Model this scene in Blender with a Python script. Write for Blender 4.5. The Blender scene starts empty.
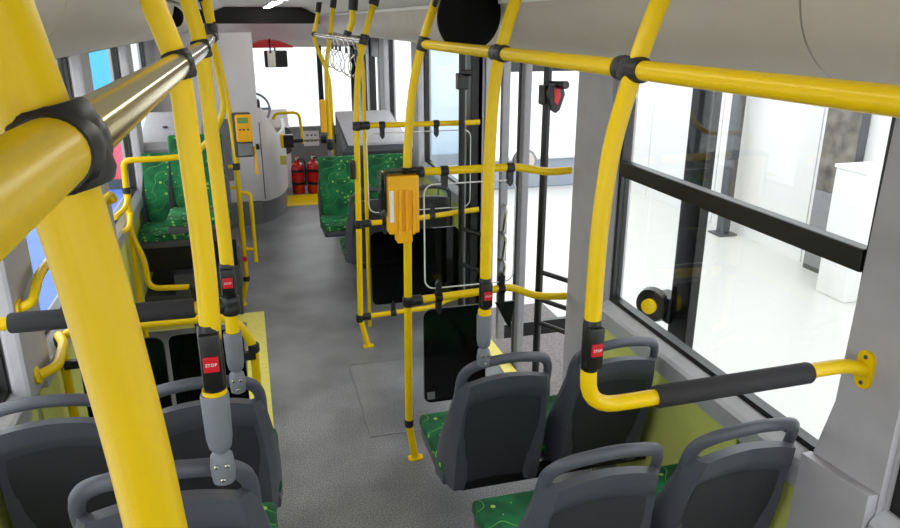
import bpy, bmesh, math, random
from mathutils import Vector, Matrix
random.seed(4)
PI = math.pi
sc = bpy.context.scene
COL = sc.collection

# ------------------------------------------------------------------ camera, world, lights, exposure
F_PX = 720.0
PITCH = math.atan(242 / F_PX)
YAW = math.atan(210 / math.hypot(F_PX, 242))
cam_d = bpy.data.cameras.new('camera')
cam_d.sensor_width = 36.0
cam_d.lens = 36.0 * F_PX / 900.0
cam_d.clip_start = 0.02
cam = bpy.data.objects.new('camera', cam_d)
COL.objects.link(cam)
cam.location = (0, 0, 2.10)
cam.rotation_euler = (PI / 2 - PITCH, 0, -YAW)
sc.camera = cam

world = bpy.data.worlds.new('hall_light')
sc.world = world
world.use_nodes = True
bg = world.node_tree.nodes['Background']
bg.inputs[0].default_value = (0.97, 0.985, 1.0, 1)
bg.inputs[1].default_value = 2.5
STRIP_W = 6.0        # strength of the ceiling strips added to light the interior
vs = sc.view_settings
vs.view_transform = 'Standard'
vs.look = 'None'
vs.exposure = 0.36
vs.gamma = 1.0
vs.use_curve_mapping = False

# ------------------------------------------------------------------ materials
MATS = {}
def lin(c):
    return tuple(((v / 255) / 12.92 if v / 255 <= 0.04045 else ((v / 255 + 0.055) / 1.055) ** 2.4) for v in c) + (1,)

def mat(name, rgb, rough=0.5, metal=0.0, spec=0.5, noise=0.0, nscale=40, bump=0.0, bscale=200, coat=0.0):
    m = bpy.data.materials.new(name); m.use_nodes = True
    nt = m.node_tree; b = nt.nodes['Principled BSDF']
    c = lin(rgb)
    b.inputs['Base Color'].default_value = c
    b.inputs['Roughness'].default_value = rough
    b.inputs['Metallic'].default_value = metal
    b.inputs['Specular IOR Level'].default_value = spec
    b.inputs['Coat Weight'].default_value = coat
    if noise or bump:
        tc = nt.nodes.new('ShaderNodeTexCoord')
    if noise:
        n = nt.nodes.new('ShaderNodeTexNoise'); n.inputs['Scale'].default_value = nscale
        n.inputs['Detail'].default_value = 4
        nt.links.new(tc.outputs['Object'], n.inputs['Vector'])
        r = nt.nodes.new('ShaderNodeValToRGB')
        r.color_ramp.elements[0].position = 0.3; r.color_ramp.elements[1].position = 0.7
        r.color_ramp.elements[0].color = tuple(v * (1 - noise) for v in c[:3]) + (1,)
        r.color_ramp.elements[1].color = tuple(min(1, v * (1 + noise)) for v in c[:3]) + (1,)
        nt.links.new(n.outputs['Fac'], r.inputs['Fac'])
        nt.links.new(r.outputs['Color'], b.inputs['Base Color'])
    if bump:
        n2 = nt.nodes.new('ShaderNodeTexNoise'); n2.inputs['Scale'].default_value = bscale
        nt.links.new(tc.outputs['Object'], n2.inputs['Vector'])
        bp = nt.nodes.new('ShaderNodeBump'); bp.inputs['Strength'].default_value = bump; bp.inputs['Distance'].default_value = 0.002
        nt.links.new(n2.outputs['Fac'], bp.inputs['Height'])
        nt.links.new(bp.outputs['Normal'], b.inputs['Normal'])
    MATS[name] = m
    return m

mat('yellow', (240, 202, 0), 0.34, spec=0.35, noise=0.015, nscale=15)
mat('yellow_flat', (246, 234, 120), 0.5, noise=0.06, nscale=30)
mat('amber', (255, 186, 10), 0.35, noise=0.03, nscale=20)
mat('rubber', (30, 30, 33), 0.42, noise=0.1, nscale=60)
mat('foam', (40, 39, 43), 0.75, bump=0.25, bscale=300)
mat('black', (16, 16, 18), 0.35)
mat('matte_black', (7, 7, 8), 0.85, spec=0.2)
mat('black_gloss', (9, 9, 11), 0.12)
mat('shell', (80, 82, 92), 0.42, noise=0.05, nscale=90, bump=0.12, bscale=500)
mat('shell_panel', (54, 55, 62), 0.6, noise=0.06, nscale=120, bump=0.2, bscale=500)
mat('socket', (116, 121, 129), 0.4, noise=0.04, nscale=40)
mat('steel', (196, 192, 186), 0.22, metal=1.0)
mat('yellow_reflect_steel', (226, 206, 130), 0.16, metal=1.0)  # steel with the yellow reflection of the poles put into its colour
mat('panel_white', (236, 231, 234), 0.45, noise=0.03, nscale=6)
mat('cove', (206, 198, 190), 0.5, noise=0.02, nscale=5, bump=0.06, bscale=400)
mat('ceiling', (222, 219, 214), 0.55, noise=0.02, nscale=5)
mat('trim_grey', (178, 176, 182), 0.5, noise=0.05, nscale=12, bump=0.08, bscale=300)
mat('sill', (188, 188, 194), 0.38, metal=0.25, noise=0.06, nscale=14)
mat('lime', (216, 222, 122), 0.6, noise=0.05, nscale=8)
mat('dark_grey', (74, 75, 80), 0.5, noise=0.06, nscale=30)
mat('mid_grey', (130, 130, 134), 0.5, noise=0.05, nscale=30)
mat('red', (205, 20, 36), 0.35)
mat('red_ext', (190, 16, 24), 0.25, coat=0.4)
mat('white', (240, 240, 240), 0.5)
mat('hall_white', (222, 222, 221), 0.5, noise=0.02, nscale=0.6)
mat('hall_floor', (196, 195, 192), 0.35, noise=0.02, nscale=0.5)
mat('carpet', (110, 105, 105), 0.95, noise=0.35, nscale=60)
mat('blue', (70, 110, 190), 0.5, noise=0.1, nscale=3)
mat('cyan', (70, 175, 235), 0.5)
mat('pale_blue', (196, 214, 232), 0.5)
mat('sign_blue', (20, 90, 180), 0.4)
mat('pink', (238, 96, 112), 0.5)
mat('turquoise', (60, 150, 130), 0.6)
mat('screen_green', (120, 160, 90), 0.4)
mat('print', (105, 100, 92), 0.5, noise=0.7, nscale=5)
mat('hall_grey', (150, 158, 172), 0.5)

def m_floor():
    m = bpy.data.materials.new('bus_floor'); m.use_nodes = True
    nt = m.node_tree; b = nt.nodes['Principled BSDF']
    tc = nt.nodes.new('ShaderNodeTexCoord')
    sp = nt.nodes.new('ShaderNodeTexNoise'); sp.inputs['Scale'].default_value = 160; sp.inputs['Detail'].default_value = 3
    big = nt.nodes.new('ShaderNodeTexNoise'); big.inputs['Scale'].default_value = 2.2; big.inputs['Detail'].default_value = 3
    for n in (sp, big): nt.links.new(tc.outputs['Object'], n.inputs['Vector'])
    r = nt.nodes.new('ShaderNodeValToRGB')
    r.color_ramp.elements[0].position = 0.33; r.color_ramp.elements[0].color = lin((90, 91, 95))
    r.color_ramp.elements[1].position = 0.70; r.color_ramp.elements[1].color = lin((184, 185, 190))
    nt.links.new(sp.outputs['Fac'], r.inputs['Fac'])
    mx = nt.nodes.new('ShaderNodeMix'); mx.data_type = 'RGBA'; mx.blend_type = 'MULTIPLY'
    mx.inputs[0].default_value = 0.75
    nt.links.new(r.outputs['Color'], mx.inputs[6]); 
    r2 = nt.nodes.new('ShaderNodeValToRGB')
    r2.color_ramp.elements[0].position = 0.35; r2.color_ramp.elements[0].color = (0.42, 0.42, 0.43, 1)
    r2.color_ramp.elements[1].position = 0.65; r2.color_ramp.elements[1].color = (1, 1, 1, 1)
    nt.links.new(big.outputs['Fac'], r2.inputs['Fac']); nt.links.new(r2.outputs['Color'], mx.inputs[7])
    nt.links.new(mx.outputs[2], b.inputs['Base Color'])
    b.inputs['Roughness'].default_value = 0.36
    bp = nt.nodes.new('ShaderNodeBump'); bp.inputs['Strength'].default_value = 0.15; bp.inputs['Distance'].default_value = 0.002
    nt.links.new(sp.outputs['Fac'], bp.inputs['Height']); nt.links.new(bp.outputs['Normal'], b.inputs['Normal'])
    MATS['bus_floor'] = m
m_floor()

def m_fabric():
    m = bpy.data.materials.new('fabric'); m.use_nodes = True
    nt = m.node_tree; b = nt.nodes['Principled BSDF']
    tc = nt.nodes.new('ShaderNodeTexCoord')
    nz = nt.nodes.new('ShaderNodeTexNoise'); nz.inputs['Scale'].default_value = 7; nz.inputs['Detail'].default_value = 2
    nt.links.new(tc.outputs['Object'], nz.inputs['Vector'])
    r = nt.nodes.new('ShaderNodeValToRGB')
    r.color_ramp.elements[0].position = 0.38; r.color_ramp.elements[0].color = lin((10, 78, 44))
    r.color_ramp.elements[1].position = 0.62; r.color_ramp.elements[1].color = lin((26, 124, 72))
    nt.links.new(nz.outputs['Fac'], r.inputs['Fac'])
    v = nt.nodes.new('ShaderNodeTexVoronoi'); v.inputs['Scale'].default_value = 20
    nt.links.new(tc.outputs['Object'], v.inputs['Vector'])
    lt = nt.nodes.new('ShaderNodeMath'); lt.operation = 'LESS_THAN'; lt.inputs[1].default_value = 0.2
    nt.links.new(v.outputs['Distance'], lt.inputs[0])
    n3 = nt.nodes.new('ShaderNodeTexNoise'); n3.inputs['Scale'].default_value = 9; n3.inputs['Detail'].default_value = 0
    nt.links.new(tc.outputs['Object'], n3.inputs['Vector'])
    s = nt.nodes.new('ShaderNodeMath'); s.operation = 'SUBTRACT'; s.inputs[1].default_value = 0.5
    nt.links.new(n3.outputs['Fac'], s.inputs[0])
    a = nt.nodes.new('ShaderNodeMath'); a.operation = 'ABSOLUTE'; nt.links.new(s.outputs[0], a.inputs[0])
    l2 = nt.nodes.new('ShaderNodeMath'); l2.operation = 'LESS_THAN'; l2.inputs[1].default_value = 0.007
    nt.links.new(a.outputs[0], l2.inputs[0])
    mx = nt.nodes.new('ShaderNodeMix'); mx.data_type = 'RGBA'; mx.inputs[7].default_value = lin((96, 168, 84))
    nt.links.new(l2.outputs[0], mx.inputs[0]); nt.links.new(r.outputs['Color'], mx.inputs[6])
    mx2 = nt.nodes.new('ShaderNodeMix'); mx2.data_type = 'RGBA'; mx2.inputs[7].default_value = lin((150, 192, 88))
    nt.links.new(lt.outputs[0], mx2.inputs[0]); nt.links.new(mx.outputs[2], mx2.inputs[6])
    nt.links.new(mx2.outputs[2], b.inputs['Base Color'])
    b.inputs['Roughness'].default_value = 0.9
    MATS['fabric'] = m
m_fabric()

def m_glass(name, tint, refl=1.0):
    m = bpy.data.materials.new(name); m.use_nodes = True
    nt = m.node_tree
    for n in list(nt.nodes):
        if n.type != 'OUTPUT_MATERIAL': nt.nodes.remove(n)
    out = [n for n in nt.nodes if n.type == 'OUTPUT_MATERIAL'][0]
    t = nt.nodes.new('ShaderNodeBsdfTransparent'); t.inputs[0].default_value = tint
    g = nt.nodes.new('ShaderNodeBsdfGlossy'); g.inputs['Roughness'].default_value = 0.02
    fr = nt.nodes.new('ShaderNodeFresnel'); fr.inputs[0].default_value = 1.35
    mul = nt.nodes.new('ShaderNodeMath'); mul.operation = 'MULTIPLY'; mul.inputs[1].default_value = refl
    nt.links.new(fr.outputs[0], mul.inputs[0])
    mx = nt.nodes.new('ShaderNodeMixShader')
    nt.links.new(mul.outputs[0], mx.inputs[0]); nt.links.new(t.outputs[0], mx.inputs[1]); nt.links.new(g.outputs[0], mx.inputs[2])
    nt.links.new(mx.outputs[0], out.inputs[0])
    MATS[name] = m
m_glass('glass', (0.97, 0.985, 0.98, 1), 0.12)
m_glass('acrylic', (0.95, 0.96, 0.96, 1), 0.4)
m_glass('tinted', (0.10, 0.11, 0.11, 1), 0.8)
m_glass('smoke', (0.45, 0.45, 0.47, 1), 1.0)

def m_emit(name, col, s):
    m = bpy.data.materials.new(name); m.use_nodes = True
    b = m.node_tree.nodes['Principled BSDF']
    b.inputs['Base Color'].default_value = (0.9, 0.9, 0.9, 1)
    b.inputs['Emission Color'].default_value = col
    b.inputs['Emission Strength'].default_value = s
    MATS[name] = m
m_emit('fill_lamp', (1.0, 0.96, 0.88, 1), STRIP_W)
m_emit('led', (1.0, 0.06, 0.03, 1), 0.3)

# ------------------------------------------------------------------ mesh helpers
def new_obj(name, verts, faces, m, parent=None, smooth=False):
    me = bpy.data.meshes.new(name)
    me.from_pydata([tuple(v) for v in verts], [], faces)
    me.update()
    if smooth:
        me.shade_smooth()
        try: me.set_sharp_from_angle(angle=math.radians(40))
        except Exception: pass
    me.materials.append(MATS[m])
    o = bpy.data.objects.new(name, me)
    COL.objects.link(o)
    if parent is not None: o.parent = parent
    return o

class G:
    """collects geometry that becomes one mesh"""
    def __init__(s): s.v = []; s.f = []
    def add(s, vs_, fs):
        n = len(s.v); s.v += [Vector(v) for v in vs_]; s.f += [tuple(i + n for i in f) for f in fs]; return s
    def box(s, x0, x1, y0, y1, z0, z1, bev=0.0):
        if bev <= 0:
            v = [(x, y, z) for x in (x0, x1) for y in (y0, y1) for z in (z0, z1)]
            return s.add(v, [(0, 1, 3, 2), (4, 6, 7, 5), (0, 4, 5, 1), (2, 3, 7, 6), (0, 2, 6, 4), (1, 5, 7, 3)])
        bm = bmesh.new()
        bmesh.ops.create_cube(bm, size=1)
        for w in bm.verts:
            w.co = Vector(((x0 + x1) / 2 + w.co.x * (x1 - x0), (y0 + y1) / 2 + w.co.y * (y1 - y0), (z0 + z1) / 2 + w.co.z * (z1 - z0)))
        bmesh.ops.bevel(bm, geom=bm.edges[:], offset=bev, segments=2, affect='EDGES', profile=0.6)
        bm.verts.index_update()
        s.add([w.co.copy() for w in bm.verts], [[w.index for w in f.verts] for f in bm.faces]); bm.free()
        return s
    def tube(s, pts, r, n=14, fillet=0.0, flat=1.0, up=None, caps=True):
        P = path(pts, fillet)
        fr = frames(P, up)
        ring0 = len(s.v)
        for i, (p, (a, b)) in enumerate(zip(P, fr)):
            rr = r(i / (len(P) - 1)) if callable(r) else r
            for k in range(n):
                t = 2 * PI * k / n
                s.v.append(p + a * math.cos(t) * rr + b * math.sin(t) * rr * flat)
        for i in range(len(P) - 1):
            for k in range(n):
                k2 = (k + 1) % n
                s.f.append((ring0 + i * n + k, ring0 + i * n + k2, ring0 + (i + 1) * n + k2, ring0 + (i + 1) * n + k))
        if caps:
            s.f.append(tuple(ring0 + k for k in range(n))[::-1])
            e = ring0 + (len(P) - 1) * n
            s.f.append(tuple(e + k for k in range(n)))
        return s
    def lathe(s, prof, c, axis=(0, 0, 1), n=20):
        ax = Vector(axis).normalized(); c = Vector(c)
        a = ax.orthogonal().normalized(); b = ax.cross(a)
        n0 = len(s.v)
        for r, h in prof:
            for k in range(n):
                t = 2 * PI * k / n
                s.v.append(c + ax * h + (a * math.cos(t) + b * math.sin(t)) * r)
        for i in range(len(prof) - 1):
            for k in range(n):
                k2 = (k + 1) % n
                s.f.append((n0 + i * n + k, n0 + i * n + k2, n0 + (i + 1) * n + k2, n0 + (i + 1) * n + k))
        s.f.append(tuple(n0 + k for k in range(n))[::-1])
        e = n0 + (len(prof) - 1) * n
        s.f.append(tuple(e + k for k in range(n)))
        return s
    def prism(s, poly, d):
        """poly: 3d outline; d: extrude vector"""
        d = Vector(d); n = len(poly)
        n0 = len(s.v)
        s.v += [Vector(p) for p in poly] + [Vector(p) + d for p in poly]
        s.f.append(tuple(n0 + i for i in range(n))[::-1]); s.f.append(tuple(n0 + n + i for i in range(n)))
        for i in range(n):
            j = (i + 1) % n
            s.f.append((n0 + i, n0 + j, n0 + n + j, n0 + n + i))
        return s
    def obj(s, name, m, parent=None, smooth=False):
        return new_obj(name, s.v, s.f, m, parent, smooth)

def path(pts, fillet):
    P = [Vector(p) for p in pts]
    if fillet <= 0 or len(P) < 3: return P
    out = [P[0]]
    for i in range(1, len(P) - 1):
        a, b, c = P[i - 1], P[i], P[i + 1]
        d1 = (a - b); d2 = (c - b)
        l = min(fillet, d1.length * 0.48, d2.length * 0.48)
        p, q = b + d1.normalized() * l, b + d2.normalized() * l
        for k in range(7):
            t = k / 6
            out.append(p * (1 - t) ** 2 + b * 2 * t * (1 - t) + q * t * t)
    out.append(P[-1])
    return out

def smooth_path(pts, k=5):
    P = [Vector(p) for p in pts]; out = []
    for i in range(len(P) - 1):
        p0 = P[max(0, i - 1)]; p1 = P[i]; p2 = P[i + 1]; p3 = P[min(len(P) - 1, i + 2)]
        for j in range(k):
            t = j / k
            out.append(0.5 * ((2 * p1) + (p2 - p0) * t + (2 * p0 - 5 * p1 + 4 * p2 - p3) * t * t + (3 * p1 - p0 - 3 * p2 + p3) * t ** 3))
    out.append(P[-1]); return out

def frames(P, up=None):
    T = []
    for i in range(len(P)):
        d = P[min(i + 1, len(P) - 1)] - P[max(i - 1, 0)]
        T.append(d.normalized())
    a = Vector(up) if up else T[0].orthogonal()
    out = []
    for t in T:
        if up: a = Vector(up)
        a = (a - t * a.dot(t))
        if a.length < 1e-5: a = t.orthogonal()
        a.normalize(); out.append((a.copy(), t.cross(a)))
    return out

def rrect(w, h, r, k=4):
    out = []
    for cx, cy, a0 in ((w / 2 - r, h / 2 - r, 0), (-w / 2 + r, h / 2 - r, PI / 2), (-w / 2 + r, -h / 2 + r, PI), (w / 2 - r, -h / 2 + r, 1.5 * PI)):
        for i in range(k + 1):
            t = a0 + PI / 2 * i / k
            out.append((cx + r * math.cos(t), cy + r * math.sin(t)))
    return out

def thing(name, label, cat, loc=(0, 0, 0), group=None, rz=0.0):
    o = bpy.data.objects.new(name, None); COL.objects.link(o)
    o.empty_display_size = 0.05
    o.location = loc; o.rotation_euler = (0, 0, rz)
    return tag(o, label, cat, group)
def tag(o, label, cat, group=None):
    o['label'] = label; o['category'] = cat
    if group: o['group'] = group
    return o
def struct(o, label=None, cat=None):
    o['kind'] = 'structure'
    if label: o['label'] = label
    if cat: o['category'] = cat
    return o
def sroot(name, label, cat, loc=(0, 0, 0)):
    o = thing(name, label, cat, loc); o['kind'] = 'structure'; return o
def V(t, *p):           # world point -> coordinates local to the thing's base
    return tuple(a - b for a, b in zip(p, t.location))
def shift(t, pts):
    l = t.location
    return [(p[0] - l[0], p[1] - l[1], p[2] - l[2]) for p in pts]
def copy_tree(root, loc, label, rz=None, group=None):
    r = root.copy(); COL.objects.link(r); r.location = loc; r['label'] = label
    if rz is not None: r.rotation_euler = (0, 0, rz)
    if group: r['group'] = group
    for ch in [c for c in bpy.data.objects if c.parent == root]:
        c = ch.copy(); COL.objects.link(c); c.parent = r
        for g in [q for q in bpy.data.objects if q.parent == ch]:
            d = g.copy(); COL.objects.link(d); d.parent = c
    return r
def text_mesh(name, s, size, m, parent, M):
    cu = bpy.data.curves.new('t', 'FONT'); cu.body = s; cu.size = size; cu.align_x = 'CENTER'; cu.align_y = 'CENTER'; cu.extrude = 0.0006
    cu.resolution_u = 2
    tmp = bpy.data.objects.new('t', cu); COL.objects.link(tmp)
    dg = bpy.context.evaluated_depsgraph_get()
    me = bpy.data.meshes.new_from_object(tmp.evaluated_get(dg))
    bpy.data.objects.remove(tmp); bpy.data.curves.remove(cu)
    me.transform(M); me.materials.clear(); me.materials.append(MATS[m]); me.name = name
    o = bpy.data.objects.new(name, me); COL.objects.link(o); o.parent = parent
    return o

XL, XR = -0.85, 1.50
YB, YF = -2.4, 10.3
R = 0.019     # pole radius

# ------------------------------------------------------------------ hall around the bus
HZ = -0.35
h = struct(G().box(-14, 16, -8, 26, HZ - 0.1, HZ).obj('hall_floor', 'hall_floor'), 'pale polished exhibition hall floor around the bus', 'floor')
h = struct(G().box(1.62, 2.45, 1.8, 5.7, HZ, HZ + 0.012).obj('carpet', 'carpet'), 'speckled grey carpet on the hall floor outside the open door', 'carpet')
wr = sroot('wall_hall_right', 'white panelled hall wall beyond the right side windows', 'wall', (5.6, 0, HZ))
for i in range(9):
    y0 = -2 + i * 1.62
    G().box(0, 0.08, y0, y0 + 1.605, 0.0, 3.6).obj('panel', 'hall_white', wr)
wl = sroot('wall_hall_left', 'white panelled hall wall beyond the left side windows', 'wall', (-7.0, 0, HZ))
for i in range(7):
    y0 = -1 + i * 2.6
    G().box(-0.08, 0, y0, y0 + 2.58, 0.0, 3.2).obj('panel', 'hall_white', wl)
wf = sroot('wall_hall_front', 'pale hall wall seen through the windscreen', 'wall', (0, 17, HZ))
for i in range(6):
    G().box(-6 + i * 2.5, -3.52 + i * 2.5, 0, 0.1, 0, 3.4).obj('panel', 'hall_white', wf)

# ------------------------------------------------------------------ floor
fl = struct(G().box(-0.04, XR, 1.9, YF, -0.06, 0).box(XL, -0.04, 2.55, YF, -0.06, 0).box(-0.04, XR, YB, 1.9, -0.06, 0).obj('floor', 'bus_floor'), 'speckled grey vinyl bus floor', 'floor')
fr_ = G()
for x0, x1, y0, y1 in ((0.485, 0.495, 3.34, 4.22), (0.485, 1.2, 4.215, 4.225), (0.485, 1.2, 3.335, 3.345)):
    fr_.box(x0, x1, y0, y1, 0.0, 0.004)
fr_.obj('hatch_frame', 'mid_grey', fl)
# yellow marking strips of the wheelchair bay and at the front entrance
G().box(-0.14, -0.01, 3.05, 5.3, 0, 0.004).obj('marking_strip', 'yellow_flat', fl)
G().box(XL + 0.02, -0.14, 5.12, 5.3, 0, 0.004).obj('marking_strip', 'yellow_flat', fl)
G().box(0.08, 0.98, 8.62, 9.2, 0, 0.006).obj('marking_strip', 'yellow', fl)
G().box(1.42, 1.5, 3.2, 4.5, 0, 0.006).obj('marking_strip', 'yellow_flat', fl)
# seat platforms
pl = sroot('trim_1', 'grey raised seat platform with steps along the left side', 'platform', (0, 0, 0))
G().box(XL, -0.04, YB, 1.75, -0.06, 0.28).obj('step', 'dark_grey', pl)
G().box(XL, -0.04, 1.75, 2.55, -0.06, 0.09).obj('step', 'dark_grey', pl)
pq = sroot('trim_5', 'dark raised floor box under the rear facing left seats', 'platform', (0, 0, 0))
G().box(XL + 0.005, -0.62, 5.3, 7.6, 0.0, 0.2).obj('step', 'dark_grey', pq)
G().box(-0.62, -0.16, 5.28, 5.9, 0.0, 0.36).obj('step', 'dark_grey', pq)
G().box(XL + 0.005, -0.17, 5.40, 5.70, 0.36, 0.56).obj('seat_support', 'black', pq)
pr = sroot('trim_2', 'grey low seat platform along the right side', 'platform', (0, 0, 0))
G().box(0.6, XR, YB, 1.85, 0.0, 0.08).obj('step', 'dark_grey', pr)

# ------------------------------------------------------------------ side walls with windows
def wall_side(name, X, s, wins, sill, top, door=None, label=''):
    """s=+1 right wall (solid lies at X..X+s*0.07)"""
    t = sroot(name, label, 'wall', (X, 0, 0))
    x0, x1 = (0, 0.07) if s > 0 else (-0.07, 0)
    # lower carcass, header and pillars
    def seg(y0, y1, z0, z1, nm, m):
        G().box(x0, x1, y0, y1, z0, z1).obj(nm, m, t)
    spans = [(YB, YF)]
    if door: 
        spans = []; y = YB
        for d in door: spans.append((y, d[0])); y = d[1]
        spans.append((y, YF))
    for a, b in spans: seg(a, b, -0.06, sill, 'lower_panel', 'trim_grey')
    seg(YB, YF, top, 2.34, 'header', 'trim_grey')
    edges = sorted([w for w in wins] + (list(door) if door else []))
    y = YB
    for a, b in edges:
        if a - y > 0.01: seg(y, a, sill, top, 'pillar', 'trim_grey')
        y = b
    if YF - y > 0.01: seg(y, YF, sill, top, 'pillar', 'trim_grey')
    # lime insets, sloping sill ledge
    si = -s
    for a, b in spans:
        n = max(1, round((b - a) / 1.3)); L = (b - a) / n
        for i in range(n):
            p, q = a + i * L + 0.03, a + (i + 1) * L - 0.03
            G().box(min(0, si * 0.012), max(0, si * 0.012), p, q, 0.12, 0.79).obj('inset_panel', 'lime', t)
    for a, b in wins:
        a, b = a - 0.01, b + 0.01
        poly = [(0, a, 0.80), (si * 0.04, a, 0.80), (si * 0.04, a, 0.868), (si * 0.03, a, 0.882), (0, a, 0.905)]
        G().prism(poly, (0, b - a, 0)).obj('sill_ledge', 'sill', t)
    return t

SILL, TOP = 0.905, 1.96
WINR = [(-2.2, -0.45), (-0.25, 1.20), (1.40, 2.74), (4.86, 6.3), (6.5, 7.9)]
DOORR = [(3.12, 4.55), (8.15, 9.7)]
WINL = [(-2.2, -0.45), (-0.25, 1.1), (1.35, 2.5), (2.74, 4.15), (4.35, 5.75), (5.95, 7.3)]
wallR = wall_side('wall_right', XR, 1, WINR, SILL, TOP, DOORR, 'grey right side wall of the bus with lime green lower panels')
wallL = wall_side('wall_left', XL, -1, WINL, SILL, TOP, None, 'grey left side wall of the bus with lime green lower panels')
# wide pillar cover with a widening foot, right of the near window
pc = G().prism([(0, 1.38, 2.0), (0, 1.21, 2.0), (0, 1.21, 0.95), (0, 1.20, 0.5), (0, 1.20, 0.15), (0, 1.48, 0.15), (0, 1.46, 0.85), (0, 1.40, 1.12)][::-1], (-0.022, 0, 0)).obj('pillar_cover', 'trim_grey', wallR)
G().prism([(-0.02, 1.215, 0.95), (-0.02, 1.205, 0.15), (-0.02, 1.47, 0.15), (-0.02, 1.45, 0.93)][::-1], (-0.034, 0, 0)).obj('pillar_foot', 'trim_grey', wallR)
G().prism([(0, 3.13, 2.0), (0, 2.80, 2.0), (0, 2.80, 0.95), (0, 2.74, 0.7), (0, 2.74, 0.0), (0, 3.13, 0.0)][::-1], (-0.02, 0, 0)).obj('pillar_cover', 'trim_grey', wallR)
for a, b in ((2.48, 2.76), (4.13, 4.37), (5.73, 5.97), (1.08, 1.37)):
    G().box(0.0, 0.06, a, b, 0.86, 2.0, 0.015).obj('pillar_cover', 'trim_grey', wallL)
for a, b in ((4.56, 4.86), (6.28, 6.52), (7.88, 8.14)):
    G().box(-0.06, 0.0, a, b, 0.0, 2.0, 0.015).obj('pillar_cover', 'trim_grey', wallR)

def window(n, X, s, a, b, label, transom=None):
    t = sroot('window_%d' % n, label, 'window', (X + s * 0.028, (a + b) / 2, SILL))
    L = (b - a) / 2; H = TOP - SILL; fw = 0.022
    for y0, y1, z0, z1 in ((-L, -L + fw, 0, H), (L - fw, L, 0, H), (-L + fw, L - fw, 0, 0.02), (-L + fw, L - fw, H - 0.03, H)):
        G().box(-0.02, 0.02, y0, y1, z0, z1).obj('frame', 'black', t)
    if transom:
        tz = transom - SILL
        G().box(-0.03, 0.012, -L + fw, L - fw, tz - 0.035, tz + 0.03, 0.006).obj('transom_bar', 'black', t)
        G().box(-0.004, 0.004, -L + fw, L - fw, 0.02, tz - 0.035).obj('pane', 'glass', t)
        G().box(-0.012, -0.004, -L + fw, L - fw, tz + 0.03, H - 0.03).obj('pane', 'glass', t)
    else:
        G().box(-0.004, 0.004, -L + fw, L - fw, 0.02, H - 0.03).obj('pane', 'glass', t)
    return t
k = 0
for i, (a, b) in enumerate(WINR):
    k += 1
    window(k, XR, 1, a, b, ['rear side window behind the viewer on the right', 'right side window at the far right edge behind the grey pillar', 'large right side window with a black transom bar beside the seats', 'right side window just ahead of the open middle door', 'foremost right side window before the front door'][i], 1.515 if i == 2 else None)
for i, (a, b) in enumerate(WINL):
    k += 1
    window(k, XL, -1, a, b, ['rear side window behind the viewer on the left', 'left side window beside the viewer', 'left side window level with the near black grip bar', 'left side window with a round blue sticker', 'left side window above the wheelchair bay', 'foremost left side window beside the rear facing seats'][i])

# ------------------------------------------------------------------ ceiling, coves
PROF_R = [(1.50, 1.93), (1.34, 1.945), (1.20, 1.968), (1.12, 1.99), (1.06, 2.03), (1.02, 2.09), (1.00, 2.17)]
PROF_L = [(-0.85, 1.965), (-0.68, 1.975), (-0.55, 1.995), (-0.47, 2.03), (-0.42, 2.07), (-0.38, 2.13), (-0.365, 2.20)]
cl = sroot('ceiling', 'pale bus ceiling with rounded side ducts', 'ceiling', (0, 0, 0))
def cove(prof, y0, y1, s):
    pts = prof
    th = [(x + s * 0.03, z + 0.04) for x, z in pts]
    poly = [(x, y0, z) for x, z in pts] + [(x, y0, z) for x, z in th[::-1]]
    o = G().prism(poly, (0, y1 - y0, 0)).obj('duct_panel', 'cove', cl, True)
def dense(prof):
    return [(p.x, p.y) for p in smooth_path([(x, z, 0) for x, z in prof], 4)]
PR, PL = dense(PROF_R), dense(PROF_L)
brk = [YB, -1.1, 0.1, 1.2, 2.83, 4.5, 6.2, 8.15, YF]
for a, b in zip(brk, brk[1:]):
    cove(PR, a + 0.0025, b - 0.0025, 1)
brk = [YB, -1.1, 0.3, 1.9, 3.55, 5.1, 6.5, 7.6]
for a, b in zip(brk, brk[1:]):
    cove(PL, a + 0.0025, b - 0.0025, -1)
# slope panels beside the ducts, flat middle panels, joint backing
for i, (a, b) in enumerate(zip([YB, -0.5, 1.4, 3.2, 5.0, 6.8, 8.6], [-0.5, 1.4, 3.2, 5.0, 6.8, 8.6, YF])):
    G().prism([(1.005, a, 2.185), (0.80, a, 2.285), (0.80, a, 2.305), (1.005, a, 2.205)], (0, b - a - 0.006, 0)).obj('slope_panel', 'ceiling', cl)
    G().prism([(-0.36, a, 2.215), (-0.36, a, 2.235), (-0.18, a, 2.305), (-0.18, a, 2.285)], (0, b - a - 0.006, 0)).obj('slope_panel', 'ceiling', cl)
    G().box(-0.18, 0.80, a, b - 0.006, 2.285, 2.31).obj('flat_panel', 'ceiling', cl)
G().box(XL, XR, YB, YF, 2.34, 2.40).obj('roof_skin', 'dark_grey', cl)
# grooved trim line along the right duct top
G().box(0.985, 1.005, YB, YF, 2.168, 2.186).obj('trim_line', 'white', cl)
# ceiling strips added as fill light, the foremost to brighten the front
for i, (a, b) in enumerate(((-1.6, -0.1), (0.5, 1.9), (2.6, 4.0), (4.7, 6.1), (6.8, 8.2), (8.7, 9.7))):
    t = thing('fill_strip', 'long white ceiling strip added as fill light, ' + ['rearmost of six behind the viewer', 'second of six overhead', 'third of six level with the middle door', 'fourth of six ahead of the door', 'fifth of six by the driver cab', 'foremost of six near the windscreen'][i], 'light', (0.33, (a + b) / 2, 2.285), 'added ceiling fill strips')
    L = (b - a) / 2
    G().box(-0.05, 0.05, -L, L, -0.016, 0.0).obj('housing', 'white', t)
    G().box(-0.038, 0.038, -L + 0.02, L - 0.02, -0.024, -0.016).obj('diffuser', 'fill_lamp', t)

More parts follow.
